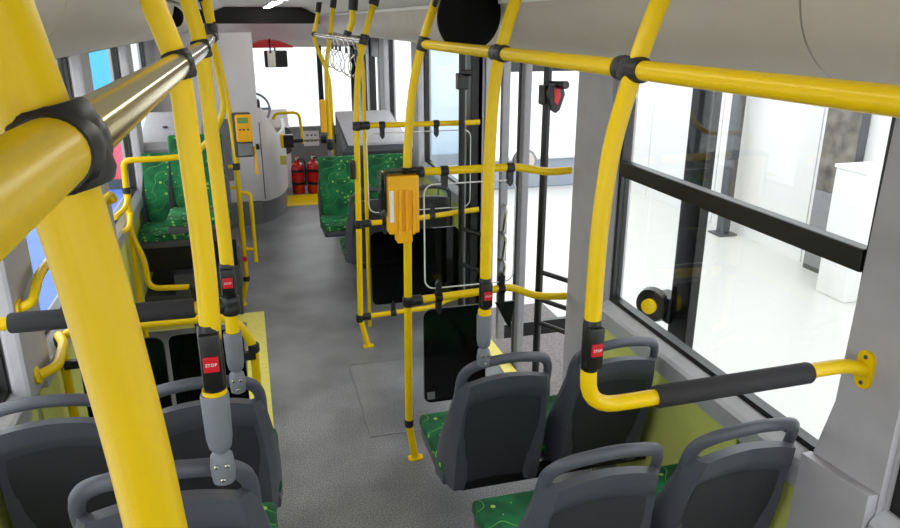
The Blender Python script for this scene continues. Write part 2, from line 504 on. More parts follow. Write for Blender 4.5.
# rear end of the bus behind the viewer
t = sroot('wall_rear', 'grey rear wall of the bus with a wide rear window', 'wall', (0, YB, 0))
G().box(XL, XR, -0.06, 0, -0.06, 1.1).obj('lower_panel', 'trim_grey', t)
G().box(XL, XR, -0.06, 0, 2.0, 2.34).obj('header', 'trim_grey', t)
for a, b in ((XL, XL + 0.2), (XR - 0.2, XR)): G().box(a, b, -0.06, 0, 1.1, 2.0).obj('pillar', 'trim_grey', t)
G().box(XL + 0.2, XR - 0.2, -0.03, -0.024, 1.1, 2.0).obj('pane', 'glass', t)

# ------------------------------------------------------------------ front end
t = sroot('wall_front', 'front of the bus with windscreen and pale header panel', 'wall', (0, YF, 0))
G().box(XL, XR, -0.03, 0.04, 2.07, 2.30).obj('display_panel', 'black', t)
hp = []
for i in range(9):
    a = i / 8
    hp.append((0, -0.16 + 0.14 * a + 0.05 * math.sin(a * PI), 2.08 - 0.30 * a))
poly = [(XL, y, z) for _, y, z in hp] + [(XL, 0.06, 1.78), (XL, 0.06, 2.08)]
G().prism(poly, (XR - XL, 0, 0)).obj('header_panel', 'panel_white', t, True)
G().box(XL, XR, -0.02, 0.06, -0.06, 0.72).obj('lower_panel', 'mid_grey', t)
for a, b in ((XL, XL + 0.08), (XR - 0.08, XR), (0.965, 1.03)): G().box(a, b, -0.02, 0.05, 0.72, 1.8).obj('pillar', 'black', t)
G().box(XL + 0.08, XR - 0.08, 0.02, 0.03, 0.72, 1.8).obj('windscreen_pane', 'glass', t)
G().box(0.72, 0.93, -0.035, -0.02, 0.45, 0.66, 0.004).obj('switch_plate', 'panel_white', t)
for x in (0.77, 0.83, 0.88):
    for z in (0.52, 0.6): G().lathe([(0.014, 0), (0.012, 0.008)], (x, -0.035, z), (0, -1, 0), 10).obj('switch', 'dark_grey', t)

def make_door(n, y0, y1, label):
    t = sroot('door_%d' % n, label, 'door', (XR, (y0 + y1) / 2, 0))
    return t

# ------------------------------------------------------------------ poles
def collar(t, p, axis, L=0.05, r=0.026, nm='clamp', m='rubber'):
    ax = Vector(axis).normalized(); p = Vector(V(t, *p))
    return G().lathe([(r * 0.86, -L / 2), (r, -L / 2 + 0.006), (r, -L * 0.12), (r * 0.94, 0), (r, L * 0.12), (r, L / 2 - 0.006), (r * 0.86, L / 2)], p, ax, 18).obj(nm, m, t, True)

def stop_box(t, x, y, z, h=0.10, tz=0.0):
    """black sleeve with red push button facing the rear, centred at z"""
    px, py, pz = V(t, x, y, z)
    b = G()
    b.lathe([(0.0195, -h / 2 - 0.012), (0.0212, -h / 2), (0.0212, h / 2), (0.0195, h / 2 + 0.012)], (px, py, pz), (0, 0, 1), 18)
    b.box(px - 0.018, px + 0.018, py - 0.030, py - 0.004, pz - h / 2, pz + h / 2, 0.006)
    bo = b.obj('button_housing', 'black', t, True)
    rb = G().box(px - 0.0135, px + 0.0135, py - 0.0335, py - 0.028, pz - 0.016, pz + 0.014, 0.002).obj('stop_button', 'red', t)
    rb['label'] = 'red stop button with white lettering'
    text_mesh('lettering', 'STOP', 0.0085, 'white', rb, Matrix.Translation((px, py - 0.034, pz - 0.001)) @ Matrix.Rotation(PI / 2, 4, 'X'))

def seat_joint(t, x, y, zb):
    """grey socket and bolted knuckle that hold a pole on a seat handle"""
    px, py, pz = V(t, x, y, zb)
    G().lathe([(0.013, 0.035), (0.021, 0.045), (0.0245, 0.065), (0.0262, 0.155), (0.0245, 0.160)], (px, py, pz), (0, 0, 1), 20).obj('socket', 'socket', t, True)
    k = G().lathe([(0.012, -0.035), (0.021, -0.03), (0.024, 0.0), (0.021, 0.026), (0.013, 0.036)], (px, py, pz), (0, 0, 1), 14).obj('knuckle', 'socket', t, True)
    for dx, dz in ((-0.010, 0.014), (0.010, 0.014), (0.0, -0.016)):
        G().lathe([(0.0048, 0), (0.0048, 0.004), (0.003, 0.0055)], (px + dx, py - 0.0215, pz + dz), (0, -1, 0), 8).obj('bolt', 'steel', k, True)

def pole_tube(t, pts, r=R, smooth=True, nm='tube', m='yellow', fillet=0.0, n=16):
    P = shift(t, pts)
    if smooth: P = smooth_path(P, 6)
    return G().tube(P, r, n, fillet).obj(nm, m, t, True)
def sleeve(t, p0, p1, r=0.027):
    G().tube(shift(t, [p0, p1]), r, 16).obj('ceiling_sleeve', 'rubber', t, True)
def foot(t, x, y):
    px, py, pz = V(t, x, y, 0.0)
    G().prism([(px + a, py + b, pz) for a, b in rrect(0.075, 0.05, 0.018)], (0, 0, 0.008)).obj('foot_plate', 'yellow', t)

# -- right hand row
t = thing('grab_pole', 'yellow pole at right elbowing into a black padded grip bar fixed to the wall', 'pole', (0.70, 1.335, 1.26))
pole_tube(t, [(0.86, 1.335, 2.29), (0.80, 1.335, 2.15), (0.752, 1.335, 2.01), (0.715, 1.335, 1.86), (0.700, 1.335, 1.70), (0.697, 1.335, 1.58), (0.697, 1.335, 1.42)], nm='upper_tube')
pole_tube(t, [(0.697, 1.335, 1.43), (0.695, 1.335, 1.255), (0.86, 1.335, 1.255), (1.36, 1.335, 1.266), (1.42, 1.335, 1.266), (1.475, 1.325, 1.252)], smooth=False, fillet=0.085, nm='grip_tube')
G().tube(shift(t, [(0.875, 1.335, 1.256), (0.88, 1.335, 1.256), (1.305, 1.335, 1.261), (1.31, 1.335, 1.261)]), lambda u: 0.025 if u in (0, 1) else 0.0275, 18).obj('foam_grip', 'foam', t, True)
stop_box(t, 0.697, 1.335, 1.415, 0.10)
px, py, pz = V(t, 1.470, 1.325, 1.252)
fp = G().prism([(px, py + a, pz + b) for a, b in rrect(0.052, 0.105, 0.025, 5)], (0.008, 0, 0)).obj('wall_flange', 'yellow', t)
for dz in (-0.036, 0.036): G().lathe([(0.0055, 0), (0.0055, 0.003)], (px - 0.0, py, pz + dz), (-1, 0, 0), 10).obj('screw', 'dark_grey', fp)
sleeve(t, (0.845, 1.335, 2.25), (0.875, 1.335, 2.31))

t = thing('grab_pole', 'yellow pole standing on the aisle seat just behind the glass door screen', 'pole', (0.715, 2.15, 1.0))
pole_tube(t, [(0.85, 2.15, 2.29), (0.80, 2.15, 2.17), (0.752, 2.15, 2.01), (0.732, 2.15, 1.87), (0.724, 2.15, 1.70), (0.720, 2.15, 1.5), (0.717, 2.15, 1.24), (0.715, 2.15, 1.14)])
stop_box(t, 0.717, 2.15, 1.237, 0.085)
G().lathe([(0.0225, 0), (0.0225, 0.018)], V(t, 0.716, 2.15, 1.158), (0, 0, 1), 18).obj('yellow_ring', 'yellow', t)
seat_joint(t, 0.715, 2.15, 1.0)
sleeve(t, (0.838, 2.15, 2.25), (0.862, 2.15, 2.31))

t = thing('grab_pole', 'yellow floor to ceiling pole with a yellow box on it', 'pole', (0.66, 3.1, 0))
pole_tube(t, [(0.83, 3.1, 2.28), (0.79, 3.1, 2.17), (0.735, 3.1, 2.01), (0.692, 3.1, 1.83), (0.668, 3.1, 1.62), (0.66, 3.1, 1.45), (0.652, 3.1, 0.9), (0.645, 3.1, 0.30)], nm='tube')
pole_tube(t, [(0.645, 3.1, 0.32), (0.645, 3.1, 0.19), (0.67, 3.085, 0.004)], smooth=False, fillet=0.05, nm='bent_foot')
collar(t, (0.645, 3.1, 0.20), (0, 0, 1), 0.04, 0.023)
foot(t, 0.672, 3.085); sleeve(t, (0.797, 3.1, 2.19), (0.835, 3.1, 2.30), 0.03)

t = thing('grab_pole', 'yellow floor to ceiling pole at the front corner of the middle door area', 'pole', (0.64, 4.49, 0))
pole_tube(t, [(0.80, 4.49, 2.28), (0.765, 4.49, 2.18), (0.71, 4.49, 2.01), (0.668, 4.49, 1.83), (0.647, 4.49, 1.62), (0.64, 4.49, 1.45), (0.63, 4.49, 0.9), (0.617, 4.49, 0.30)], nm='tube')
pole_tube(t, [(0.617, 4.49, 0.32), (0.615, 4.49, 0.20), (0.655, 4.47, 0.004)], smooth=False, fillet=0.05, nm='bent_foot')
collar(t, (0.61, 4.49, 0.205), (0, 0, 1), 0.05, 0.026); collar(t, (0.707, 4.49, 2.0), (0.25, 0, 1), 0.06, 0.028)
foot(t, 0.658, 4.47); sleeve(t, (0.77, 4.49, 2.195), (0.805, 4.49, 2.30), 0.03)
G().box(*[v for p in zip(V(t, 0.585, 4.455, 1.16), V(t, 0.62, 4.49, 1.28)) for v in p], 0.012).obj('push_button_box', 'rubber', t)

# -- poles further ahead, right row
t = thing('grab_pole', 'slim yellow pole ahead of the clothes hanger rail beside the gate arm', 'pole', (0.675, 6.4, 0.985))
pole_tube(t, [(0.77, 6.4, 2.28), (0.745, 6.4, 2.15), (0.722, 6.4, 1.99), (0.68, 6.4, 1.75), (0.67, 6.4, 1.5), (0.675, 6.4, 1.12)])
collar(t, (0.722, 6.4, 1.985), (0, 1, 0), 0.06, 0.026); seat_joint(t, 0.675, 6.43, 0.985); sleeve(t, (0.755, 6.4, 2.21), (0.772, 6.4, 2.30))
bx = V(t, 0.63, 6.36, 1.33)
G().box(bx[0] - 0.03, bx[0] + 0.02, bx[1] - 0.03, bx[1] + 0.03, bx[2] - 0.14, bx[2] + 0.14, 0.012).obj('pole_box', 'amber', t)
collar(t, (0.675, 6.4, 1.08), (0, 0, 1), 0.09, 0.03)
t = thing('grab_pole', 'slim yellow pole at the far front end of the hanger rail, bent inwards', 'pole', (0.70, 7.6, 0))
pole_tube(t, [(0.76, 7.6, 2.24), (0.735, 7.6, 2.12), (0.70, 7.6, 1.985), (0.72, 7.6, 1.86), (0.80, 7.6, 1.64), (0.83, 7.6, 1.45), (0.83, 7.6, 0.9), (0.83, 7.6, 0.02)])
foot(t, 0.83, 7.6); sleeve(t, (0.75, 7.6, 2.19), (0.77, 7.6, 2.30)); collar(t, (0.70, 7.6, 1.985), (0, 1, 0), 0.05, 0.026)
t = thing('ceiling_drop', 'short yellow drop tube carrying the hanger rail from the ceiling', 'pole', (0.72, 5.45, 1.98))
pole_tube(t, [(0.80, 5.45, 2.28), (0.785, 5.45, 2.18), (0.775, 5.45, 2.09), (0.735, 5.45, 2.0)], r=0.023)
sleeve(t, (0.785, 5.45, 2.18), (0.80, 5.45, 2.30), 0.034); collar(t, (0.735, 5.45, 2.005), (0.4, 0, 1), 0.07, 0.03)
t = thing('grab_tube', 'thin yellow tube hanging beside the front corner pole', 'pole', (0.72, 4.78, 0.0))
pole_tube(t, [(0.715, 4.78, 1.97), (0.735, 4.78, 1.86), (0.74, 4.78, 1.7), (0.735, 4.78, 1.48), (0.72, 4.78, 0.008)], r=0.013)
# hanger rail and the wire hangers on it
t = thing('hanger_rail', 'polished steel rail under the ceiling carrying wire hangers', 'rail', (0.71, 6.0, 1.985))
G().tube(shift(t, [(0.71, 4.49, 1.99), (0.70, 7.6, 1.985)]), 0.017, 14).obj('tube', 'steel', t, True)
for i in range(7):
    y = 4.85 + i * 0.24 + (0.12 if i > 2 else 0)
    hz = 1.97
    P = [(0.71 + 0.02, y, hz + 0.012), (0.71, y, hz + 0.037), (0.69, y, hz + 0.012), (0.70, y, hz - 0.03), (0.71, y, hz - 0.06), (0.66 + 0.01 * (i % 3), y + 0.02, hz - 0.12), (0.665, y + 0.02, hz - 0.18 - 0.02 * (i % 2)), (0.71, y + 0.02, hz - 0.23), (0.745, y + 0.02, hz - 0.18), (0.735, y + 0.02, hz - 0.12), (0.712, y, hz - 0.06)]
    t = thing('wire_hanger', 'bent steel wire hanger on the ceiling rail, number %s from the near pole' % ['one', 'two', 'three', 'four', 'five', 'six', 'seven'][i], 'hanger', (0.71, y, hz), 'wire hangers on the steel rail')
    G().tube(smooth_path(shift(t, P), 4), 0.004, 7).obj('wire', 'steel', t, True)
    G().lathe([(0.009, -0.02), (0.011, 0), (0.009, 0.02)], (0, 0, -0.06), (0, 0, 1), 8).obj('ferrule', 'dark_grey', t, True)

# -- left row
LX = -0.10
t = thing('grab_pole', 'very near thick looking yellow pole crossing the left foreground', 'pole', (LX, 0.435, 1.30))
pole_tube(t, [(-0.16, 0.435, 2.29), (-0.132, 0.435, 2.17), (-0.113, 0.435, 2.07), (-0.101, 0.435, 2.0), (-0.092, 0.435, 1.92), (-0.083, 0.435, 1.8), (-0.079, 0.435, 1.65), (-0.078, 0.435, 1.30)], n=28)
sleeve(t, (-0.155, 0.435, 2.25), (-0.165, 0.435, 2.31))
t = thing('grab_pole', 'yellow pole with a stop button standing on the nearest left aisle seat', 'pole', (-0.105, 1.27, 1.29))
pole_tube(t, [(-0.165, 1.27, 2.29), (-0.128, 1.27, 2.13), (-0.103, 1.27, 2.03), (-0.099, 1.27, 1.9), (-0.096, 1.27, 1.7), (-0.100, 1.27, 1.55), (-0.103, 1.27, 1.44)], n=20)
stop_box(t, -0.102, 1.27, 1.518, 0.11)
G().lathe([(0.0225, 0), (0.0225, 0.014)], V(t, -0.104, 1.27, 1.44), (0, 0, 1), 18).obj('yellow_ring', 'yellow', t)
seat_joint(t, -0.105, 1.27, 1.285)
sleeve(t, (-0.155, 1.27, 2.25), (-0.17, 1.27, 2.31))
t = thing('grab_pole', 'yellow pole with a stop button on the farther left aisle seat', 'pole', (-0.097, 2.0, 1.09))
pole_tube(t, [(-0.15, 2.0, 2.29), (-0.12, 2.0, 2.15), (-0.10, 2.0, 2.03), (-0.096, 2.0, 1.8), (-0.092, 2.0, 1.5), (-0.096, 2.0, 1.25)], n=18)
stop_box(t, -0.094, 2.0, 1.415, 0.075)
seat_joint(t, -0.097, 2.0, 1.095)
sleeve(t, (-0.145, 2.0, 2.25), (-0.155, 2.0, 2.31))
t = thing('grip_bar', 'black padded grip bar across the left side from wall to pole', 'grip bar', (-0.5, 2.0, 1.34))
G().tube(shift(t, [(-0.845, 2.0, 1.348), (-0.115, 2.0, 1.338)]), R * 0.95, 16).obj('tube', 'yellow', t, True)
G().tube(shift(t, [(-0.655, 2.0, 1.3455), (-0.65, 2.0, 1.3455), (-0.195, 2.0, 1.339), (-0.19, 2.0, 1.339)]), lambda u: 0.025 if u in (0, 1) else 0.0275, 18).obj('foam_grip', 'foam', t, True)
collar(t, (-0.094, 2.0, 1.338), (0, 0, 1), 0.055, 0.027)
collar(t, (-0.13, 2.0, 1.338), (1, 0, 0), 0.04, 0.024)
px, py, pz = V(t, XL, 2.0, 1.348)
G().prism([(px, py + a, pz + b) for a, b in rrect(0.052, 0.105, 0.025, 5)], (0.008, 0, 0)).obj('wall_flange', 'yellow', t)

t = thing('guard_rail', 'yellow pole bending into the guard rail round the rear facing left seats', 'rail', (-0.45, 4.9, 0))
pole_tube(t, [(-0.22, 4.9, 2.28), (-0.19, 4.9, 2.16), (-0.175, 4.9, 1.98), (-0.165, 4.9, 1.84), (-0.15, 4.9, 1.70), (-0.155, 4.9, 1.55), (-0.25, 4.9, 1.39), (-0.36, 4.9, 1.30), (-0.5, 4.9, 1.275), (-0.70, 4.9, 1.272)], nm='upper_tube')
pole_tube(t, [(-0.69, 4.9, 1.272), (-0.785, 4.9, 1.272), (-0.80, 4.9, 0.78), (-0.74, 4.88, 0.62), (-0.735, 4.86, 0.42), (-0.48, 4.86, 0.405)], smooth=False, fillet=0.07, nm='guard_tube')
collar(t, (-0.792, 4.9, 1.08), (0, 0, 1), 0.04, 0.025)
pole_tube(t, [(-0.80, 4.9, 0.8), (-0.805, 4.9, 0.3), (-0.80, 4.9, 0.01)], smooth=False, nm='leg')
pole_tube(t, [(-0.49, 4.86, 0.405), (-0.46, 4.86, 0.405), (-0.46, 4.86, 0.01)], smooth=False, fillet=0.03, nm='leg', m='rubber')
pole_tube(t, [(-0.785, 4.9, 1.04), (-0.785, 4.72, 1.00), (-0.83, 4.6, 0.98)], smooth=False, fillet=0.06, nm='wall_arm', r=0.017)
pole_tube(t, [(-0.785, 4.9, 0.93), (-0.785, 4.75, 0.86), (-0.845, 4.66, 0.86)], smooth=False, fillet=0.06, nm='wall_arm', r=0.017)
sleeve(t, (-0.205, 4.9, 2.22), (-0.225, 4.9, 2.31))

t = thing('grab_pole', 'yellow pole carrying the ticket machine behind the driver cab', 'pole', (-0.12, 5.5, 0))
pole_tube(t, [(-0.24, 5.5, 2.28), (-0.215, 5.5, 2.14), (-0.19, 5.5, 1.98), (-0.16, 5.5, 1.80), (-0.14, 5.5, 1.62), (-0.115, 5.5, 1.25), (-0.115, 5.5, 0.9), (-0.12, 5.5, 0.30)])
pole_tube(t, [(-0.12, 5.5, 0.32), (-0.12, 5.5, 0.20), (-0.17, 5.49, 0.004)], smooth=False, fillet=0.05, nm='bent_foot')
pole_tube(t, [(-0.115, 5.5, 0.89), (-0.035, 5.5, 0.885), (-0.035, 5.5, 0.34)], smooth=False, fillet=0.05, nm='side_loop', r=0.015)
pole_tube(t, [(-0.12, 5.5, 0.45), (-0.035, 5.5, 0.44)], smooth=False, nm='side_loop', r=0.014)
foot(t, -0.17, 5.49); collar(t, (-0.117, 5.5, 1.09), (0, 0, 1), 0.05, 0.028); collar(t, (-0.12, 5.5, 0.21), (0, 0, 1), 0.04, 0.025)
pole_tube(t, [(-0.12, 5.5, 1.09), (-0.175, 5.5, 1.09)], smooth=False, nm='side_tube', r=0.015); pole_tube(t, [(-0.12, 5.5, 0.93), (-0.175, 5.5, 0.93)], smooth=False, nm='side_tube', r=0.013)
rb = V(t, -0.118, 5.47, 0.38)
G().lathe([(0.02, 0), (0.018, 0.02)], rb, (0, -1, 0), 12).obj('red_button', 'red', t)
sleeve(t, (-0.22, 5.5, 2.18), (-0.245, 5.5, 2.31))
# ticket machine on that pole
t = thing('ticket_validator', 'yellow and grey ticket machine on the pole by the driver cab', 'ticket machine', (-0.06, 5.45, 1.33))
G().box(-0.055, 0.075, -0.02, 0.03, -0.165, 0.155, 0.012).obj('back_plate', 'dark_grey', t)
G().box(-0.035, 0.08, -0.06, -0.02, -0.05, 0.145, 0.014).obj('front_cover', 'amber', t)
G().box(-0.02, 0.055, -0.064, -0.058, 0.085, 0.125, 0.002).obj('screen', 'screen_green', t)
for dx in (-0.005, 0.02, 0.05): G().lathe([(0.007, 0), (0.006, 0.004)], (dx, -0.06, 0.04), (0, -1, 0), 10).obj('key', 'dark_grey', t)
G().box(-0.03, 0.07, -0.05, -0.02, -0.15, -0.06, 0.008).obj('reader', 'mid_grey', t)
G().tube([(0.085, 0.0, -0.09), (0.088, 0.0, -0.30)], 0.01, 8).obj('side_strip', 'amber', t)

# ------------------------------------------------------------------ overhead rails
t = thing('overhead_rail', 'yellow overhead handrail running along the right side', 'rail', (0.752, 1.2, 2.01))
G().tube(shift(t, [(0.752, -1.0, 2.01), (0.752, 3.06, 2.01), (0.737, 3.1, 2.01)]), R, 20).obj('tube', 'yellow', t, True)
for y in (1.35, 2.15):
    collar(t, (0.752, y, 2.01), (0, 1, 0), 0.10, 0.0255)
    collar(t, (0.752, y, 2.01), (0.27, 0, 1), 0.045, 0.0262)
collar(t, (0.74, 3.1, 2.01), (0.27, 0, 1), 0.06, 0.0265)
t = thing('overhead_rail', 'shiny overhead handrail running close above the left foreground', 'rail', (LX, 1.2, 2.035))
G().tube(shift(t, [(LX, -1.0, 2.035), (LX, 0.44, 2.035)]), R, 28).obj('rear_tube', 'yellow', t, True)
G().tube(shift(t, [(LX, 0.44, 2.035), (LX, 1.27, 2.035)]), R, 28).obj('middle_tube', 'yellow_reflect_steel', t, True)
G().tube(shift(t, [(LX, 1.27, 2.035), (LX, 2.0, 2.035), (-0.125, 3.4, 2.035)]), R, 20).obj('front_tube', 'steel', t, True)
for y in (0.435, 1.27, 2.0):
    collar(t, (LX, y, 2.035), (0, 1, 0), 0.045, 0.024)
    collar(t, (LX, y, 2.035), (-0.22, 0, 1), 0.046, 0.0235)
collar(t, (-0.12, 3.3, 2.04), (0, 1, 0), 0.12, 0.026)
collar(t, (-0.12, 3.38, 2.06), (0, 0, 1), 0.07, 0.027)
pole_tube(t, [(-0.12, 3.38, 2.1), (-0.13, 3.38, 2.29)], smooth=False, nm='drop_tube')

# ------------------------------------------------------------------ seats
def make_seat(label, tall=False):
    """seat faces +y; back surface faces -y; origin on the floor under the backrest"""
    t = thing('bus_seat', label, 'seat', (0, 0, 0))
    def line(z):          # y of rear face at height z
        return 0.14 - 0.24 * (z - 0.36)
    NU, NT = 22, 22
    def w(tt):
        return 0.211 + 0.006 * tt - 0.042 * max(0, (tt - 0.35) / 0.65) ** 1.6
    def ztop(u): return 0.918 - 0.03 * abs(u) ** 2.6
    def sst(a, b, x):
        x = max(0, min(1, (x - a) / (b - a))); return x * x * (3 - 2 * x)
    rear, front = [], []
    for j in range(NT + 1):
        for i in range(NU + 1):
            u = -1 + 2 * i / NU; tt = j / NT
            z = 0.385 + (ztop(u) - 0.385) * tt
            x = u * w(tt)
            au = abs(u)
            y = line(z) + (0.135 - 0.085 * sst(0.0, 0.95, tt)) * sst(0.78, 1.0, au) ** 1.5 + 0.012 * (1 - au)
            edge = 0.54 + 0.22 * sst(0.0, 0.75, tt)
            rec = (1 - sst(edge, edge + 0.09, au)) * (1 - sst(0.82, 0.88, tt + 0.03 * au * au))
            rear.append((x, y + 0.018 * rec, z))
            front.append((x * 0.985, y + 0.034 - 0.012 * sst(0.9, 1, au), z))
    n = NU + 1
    f = []
    N = len(rear)
    for j in range(NT):
        for i in range(NU):
            a, b, c, d = j * n + i, j * n + i + 1, (j + 1) * n + i + 1, (j + 1) * n + i
            f.append((a, b, c, d)); f.append((N + a, N + d, N + c, N + b))
    for i in range(NU):
        f.append((i, N + i, N + i + 1, i + 1)); a = NT * n + i
        f.append((a, a + 1, N + a + 1, N + a))
    for j in range(NT):
        a, b = j * n, (j + 1) * n
        f.append((a, b, N + b, N + a)); a += NU; b += NU
        f.append((a, N + a, N + b, b))
    new_obj('back_shell', rear + front, f, 'shell', t, True)
    # inner recessed panel skin
    pv = []; pf = []; a_, b_ = 14, 14
    for j in range(b_ + 1):
        for i in range(a_ + 1):
            u = -1 + 2 * i / a_; tt = 0.02 + 0.79 * j / b_
            edge = 0.53 + 0.22 * sst(0.0, 0.75, tt)
            uu = u * edge * (1 - 0.04 * (j / b_) ** 6)
            z = 0.385 + (ztop(uu) - 0.385) * (tt - 0.03 * uu * uu)
            pv.append((uu * w(tt), line(z) + 0.012 * (1 - abs(uu)) + 0.018 - 0.0025, z))
    for j in range(b_):
        for i in range(a_):
            q = j * (a_ + 1) + i
            pf.append((q, q + 1, q + a_ + 2, q + a_ + 1))
    new_obj('back_panel', pv, pf, 'shell_panel', t, True)
    # grab handle arch over the top
    hp = []
    hl = [(s_ * x, z) for s_, q in ((-1, 1), (1, -1)) for x, z in ((0.171, 0.77), (0.169, 0.85), (0.161, 0.925), (0.125, 0.975), (0.055, 0.996), (0, 1.0))[::q]]
    hl.pop(6)
    for x, z in hl:
        hp.append((x, line(z) + 0.016 + 0.044 * (abs(x) / 0.171) ** 4, z))
    if not tall: G().tube(smooth_path(hp, 4), lambda u: 0.0150 - 0.005 * max(0, abs(2 * u - 1) - 0.75) / 0.25, 12, flat=1.25, up=None).obj('handle', 'shell', t, True)
    # cushions
    bc = []
    G().box(-0.21, 0.21, 0.20, 0.58, 0.425, 0.485, 0.024).obj('seat_cushion', 'fabric', t, True)
    g = G(); ang = math.atan(0.24)
    g.box(-0.185 if tall else -0.155, 0.185 if tall else 0.155, 0, 0.05 if tall else 0.04, 0, 0.53 if tall else 0.40, 0.018)
    for i, v in enumerate(g.v):
        z = 0.44 + v.z; g.v[i] = Vector((v.x, line(z) + 0.030 + v.y, z))
    g.obj('back_cushion', 'fabric', t, True)
    G().box(-0.205, 0.205, 0.19, 0.57, 0.375, 0.43, 0.02).obj('seat_pan', 'shell', t, True)
    return t
seat0 = make_seat('')
seat1 = make_seat('', True)
# y_top of back: origin y + line(1.0) = y - 0.0136
SEATS = [
    ((0.818, 2.145, -0.015), 0, 'dark grey aisle seat at right behind the glass screen, pole on its handle', 'forward facing seats at the right'),
    ((1.256, 2.145, -0.01), 0, 'dark grey window seat at right seen behind the yellow elbow', 'forward facing seats at the right'),
    ((0.838, 1.43, 0.05), 0, 'dark grey aisle seat at the bottom right with green cushion', 'forward facing seats at the right'),
    ((1.274, 1.43, 0.055), 0, 'dark grey window seat at the bottom right under the padded grip bar', 'forward facing seats at the right'),
    ((-0.205, 2.03, 0.09), 0, 'dark grey left aisle seat, second ahead, pole on its handle', 'forward facing seats at the left'),
    ((-0.628, 2.03, 0.09), 0, 'dark grey left window seat below the padded grip bar', 'forward facing seats at the left'),
    ((-0.228, 1.29, 0.28), 0, 'dark grey left aisle seat nearest to the viewer behind the thick pole', 'forward facing seats at the left'),
    ((0.855, 5.2, -0.08), 0, 'dark grey forward facing aisle seat beyond the dark lower screen', 'seats at the front right'),
    ((1.285, 5.2, -0.08), 0, 'dark grey forward facing window seat beyond the dark lower screen', 'seats at the front right'),
    ((0.74, 6.45, 0.0), PI, 'green rear facing aisle seat at the front right beside the gate arm', 'seats at the front right'),
    ((1.18, 6.45, 0.0), PI, 'green rear facing window seat at the front right', 'seats at the front right'),
    ((-0.61, 5.82, 0.20), PI, 'green rear facing seat at left by the wall, inside the yellow guard rail', 'rear facing seats at the left'),
    ((-0.385, 5.58, 0.36), PI, 'taller green rear facing seat at left beside the aisle', 'rear facing seats at the left'),
    ((-0.60, 6.95, 0.20), 0, 'grey seat far ahead at left in front of the windows', 'rear facing seats at the left'),
]
for i, (loc, rz, lab, grp) in enumerate(SEATS):
    if i == 0:
        seat0.location = loc; seat0['label'] = lab; seat0['group'] = grp
    elif rz:
        if not seat1['label']:
            seat1.location = loc; seat1['label'] = lab; seat1['group'] = grp; seat1.rotation_euler = (0, 0, rz)
        else: copy_tree(seat1, loc, lab, rz, grp)
    else: copy_tree(seat0, loc, lab, rz, grp)
def seat_beam(x0, x1, y, zb, zf, label, leg_x=None):
    t = thing('seat_beam', label, 'seat frame', ((x0 + x1) / 2, y, zf), 'seat frames')
    a, b = x0 - (x0 + x1) / 2, x1 - (x0 + x1) / 2
    G().box(a, b, 0.15, 0.20, zb - zf - 0.045, zb - zf, 0.006).obj('rear_beam', 'black', t)
    G().box(a, b, 0.42, 0.47, zb - zf - 0.045, zb - zf, 0.006).obj('front_beam', 'black', t)
    if leg_x is not None:
        G().box(leg_x - 0.03, leg_x + 0.03, 0.26, 0.34, 0.012, zb - zf - 0.04, 0.006).obj('leg', 'mid_grey', t)
        G().box(leg_x - 0.05, leg_x + 0.05, 0.2, 0.42, 0.0, 0.014).obj('foot_plate', 'mid_grey', t)
seat_beam(0.68, XR, 2.145, 0.40, 0.0, 'black bench frame under the right seats behind the glass screen', 0.3)
seat_beam(0.68, XR, 1.43, 0.46, 0.08, 'black bench frame under the nearest right seats', 0.0)
seat_beam(XL, -0.05, 2.03, 0.47, 0.09, 'black bench frame under the farther left seats', 0.0)
seat_beam(XL, -0.05, 1.29, 0.66, 0.28, 'black bench frame under the nearest left seat', 0.0)
seat_beam(0.72, XR, 5.2, 0.30, 0.0, 'black bench frame under the front right forward seats', 0.0)

# ------------------------------------------------------------------ screens of the door area
def rpanel(t, x0, x1, z0, z1, y, th, m, nm, rad=0.04, rim=None):
    w, hh = x1 - x0, z1 - z0
    c = V(t, (x0 + x1) / 2, y, (z0 + z1) / 2)
    o = rrect(w, hh, rad, 5)
    p = G().prism([(c[0] + a, c[1] - th / 2, c[2] + b) for a, b in o][::-1], (0, th, 0)).obj(nm, m, t)
    if rim:
        loop = [(c[0] + a, c[1], c[2] + b) for a, b in o]; loop.append(loop[0])
        G().tube(loop, 0.0035, 6, caps=False).obj('edge', rim, p, True)
    return p
def clip(t, x, y, z, up):
    c = V(t, x, y, z)
    g = G().lathe([(0.017, -0.02), (0.0235, -0.016), (0.0235, 0.016), (0.017, 0.02)], c, (1, 0, 0), 14)
    s = 1 if up else -1
    g.prism([(c[0] - 0.014, c[1] - 0.012, c[2]), (c[0] + 0.014, c[1] - 0.012, c[2]), (c[0] + 0.014, c[1] - 0.012, c[2] + s * 0.07), (c[0], c[1] - 0.012, c[2] + s * 0.088), (c[0] - 0.014, c[1] - 0.012, c[2] + s * 0.07)], (0, 0.024, 0))
    g.obj('glass_clip', 'rubber', t)

t = thing('door_screen', 'clear glass screen with two yellow rails behind the middle door', 'screen', (0.66, 3.1, 0))
pole_tube(t, [(0.66, 3.1, 1.465), (1.06, 3.1, 1.465), (1.18, 3.1, 1.462), (1.33, 3.1, 1.435), (1.45, 3.1, 1.435)], nm='upper_rail', r=0.0185)
pole_tube(t, [(0.655, 3.1, 0.852), (1.02, 3.1, 0.865), (1.16, 3.1, 0.87), (1.30, 3.1, 0.815), (1.46, 3.1, 0.795)], nm='lower_rail', r=0.0185)
collar(t, (0.658, 3.1, 1.465), (0, 0, 1), 0.05, 0.027); collar(t, (0.70, 3.1, 1.465), (1, 0, 0), 0.07, 0.026)
collar(t, (0.652, 3.1, 0.852), (0, 0, 1), 0.05, 0.027); collar(t, (0.69, 3.1, 0.853), (1, 0, 0), 0.06, 0.026)
rpanel(t, 0.735, 1.175, 0.905, 1.405, 3.1, 0.008, 'acrylic', 'glass_pane', 0.045, 'white')
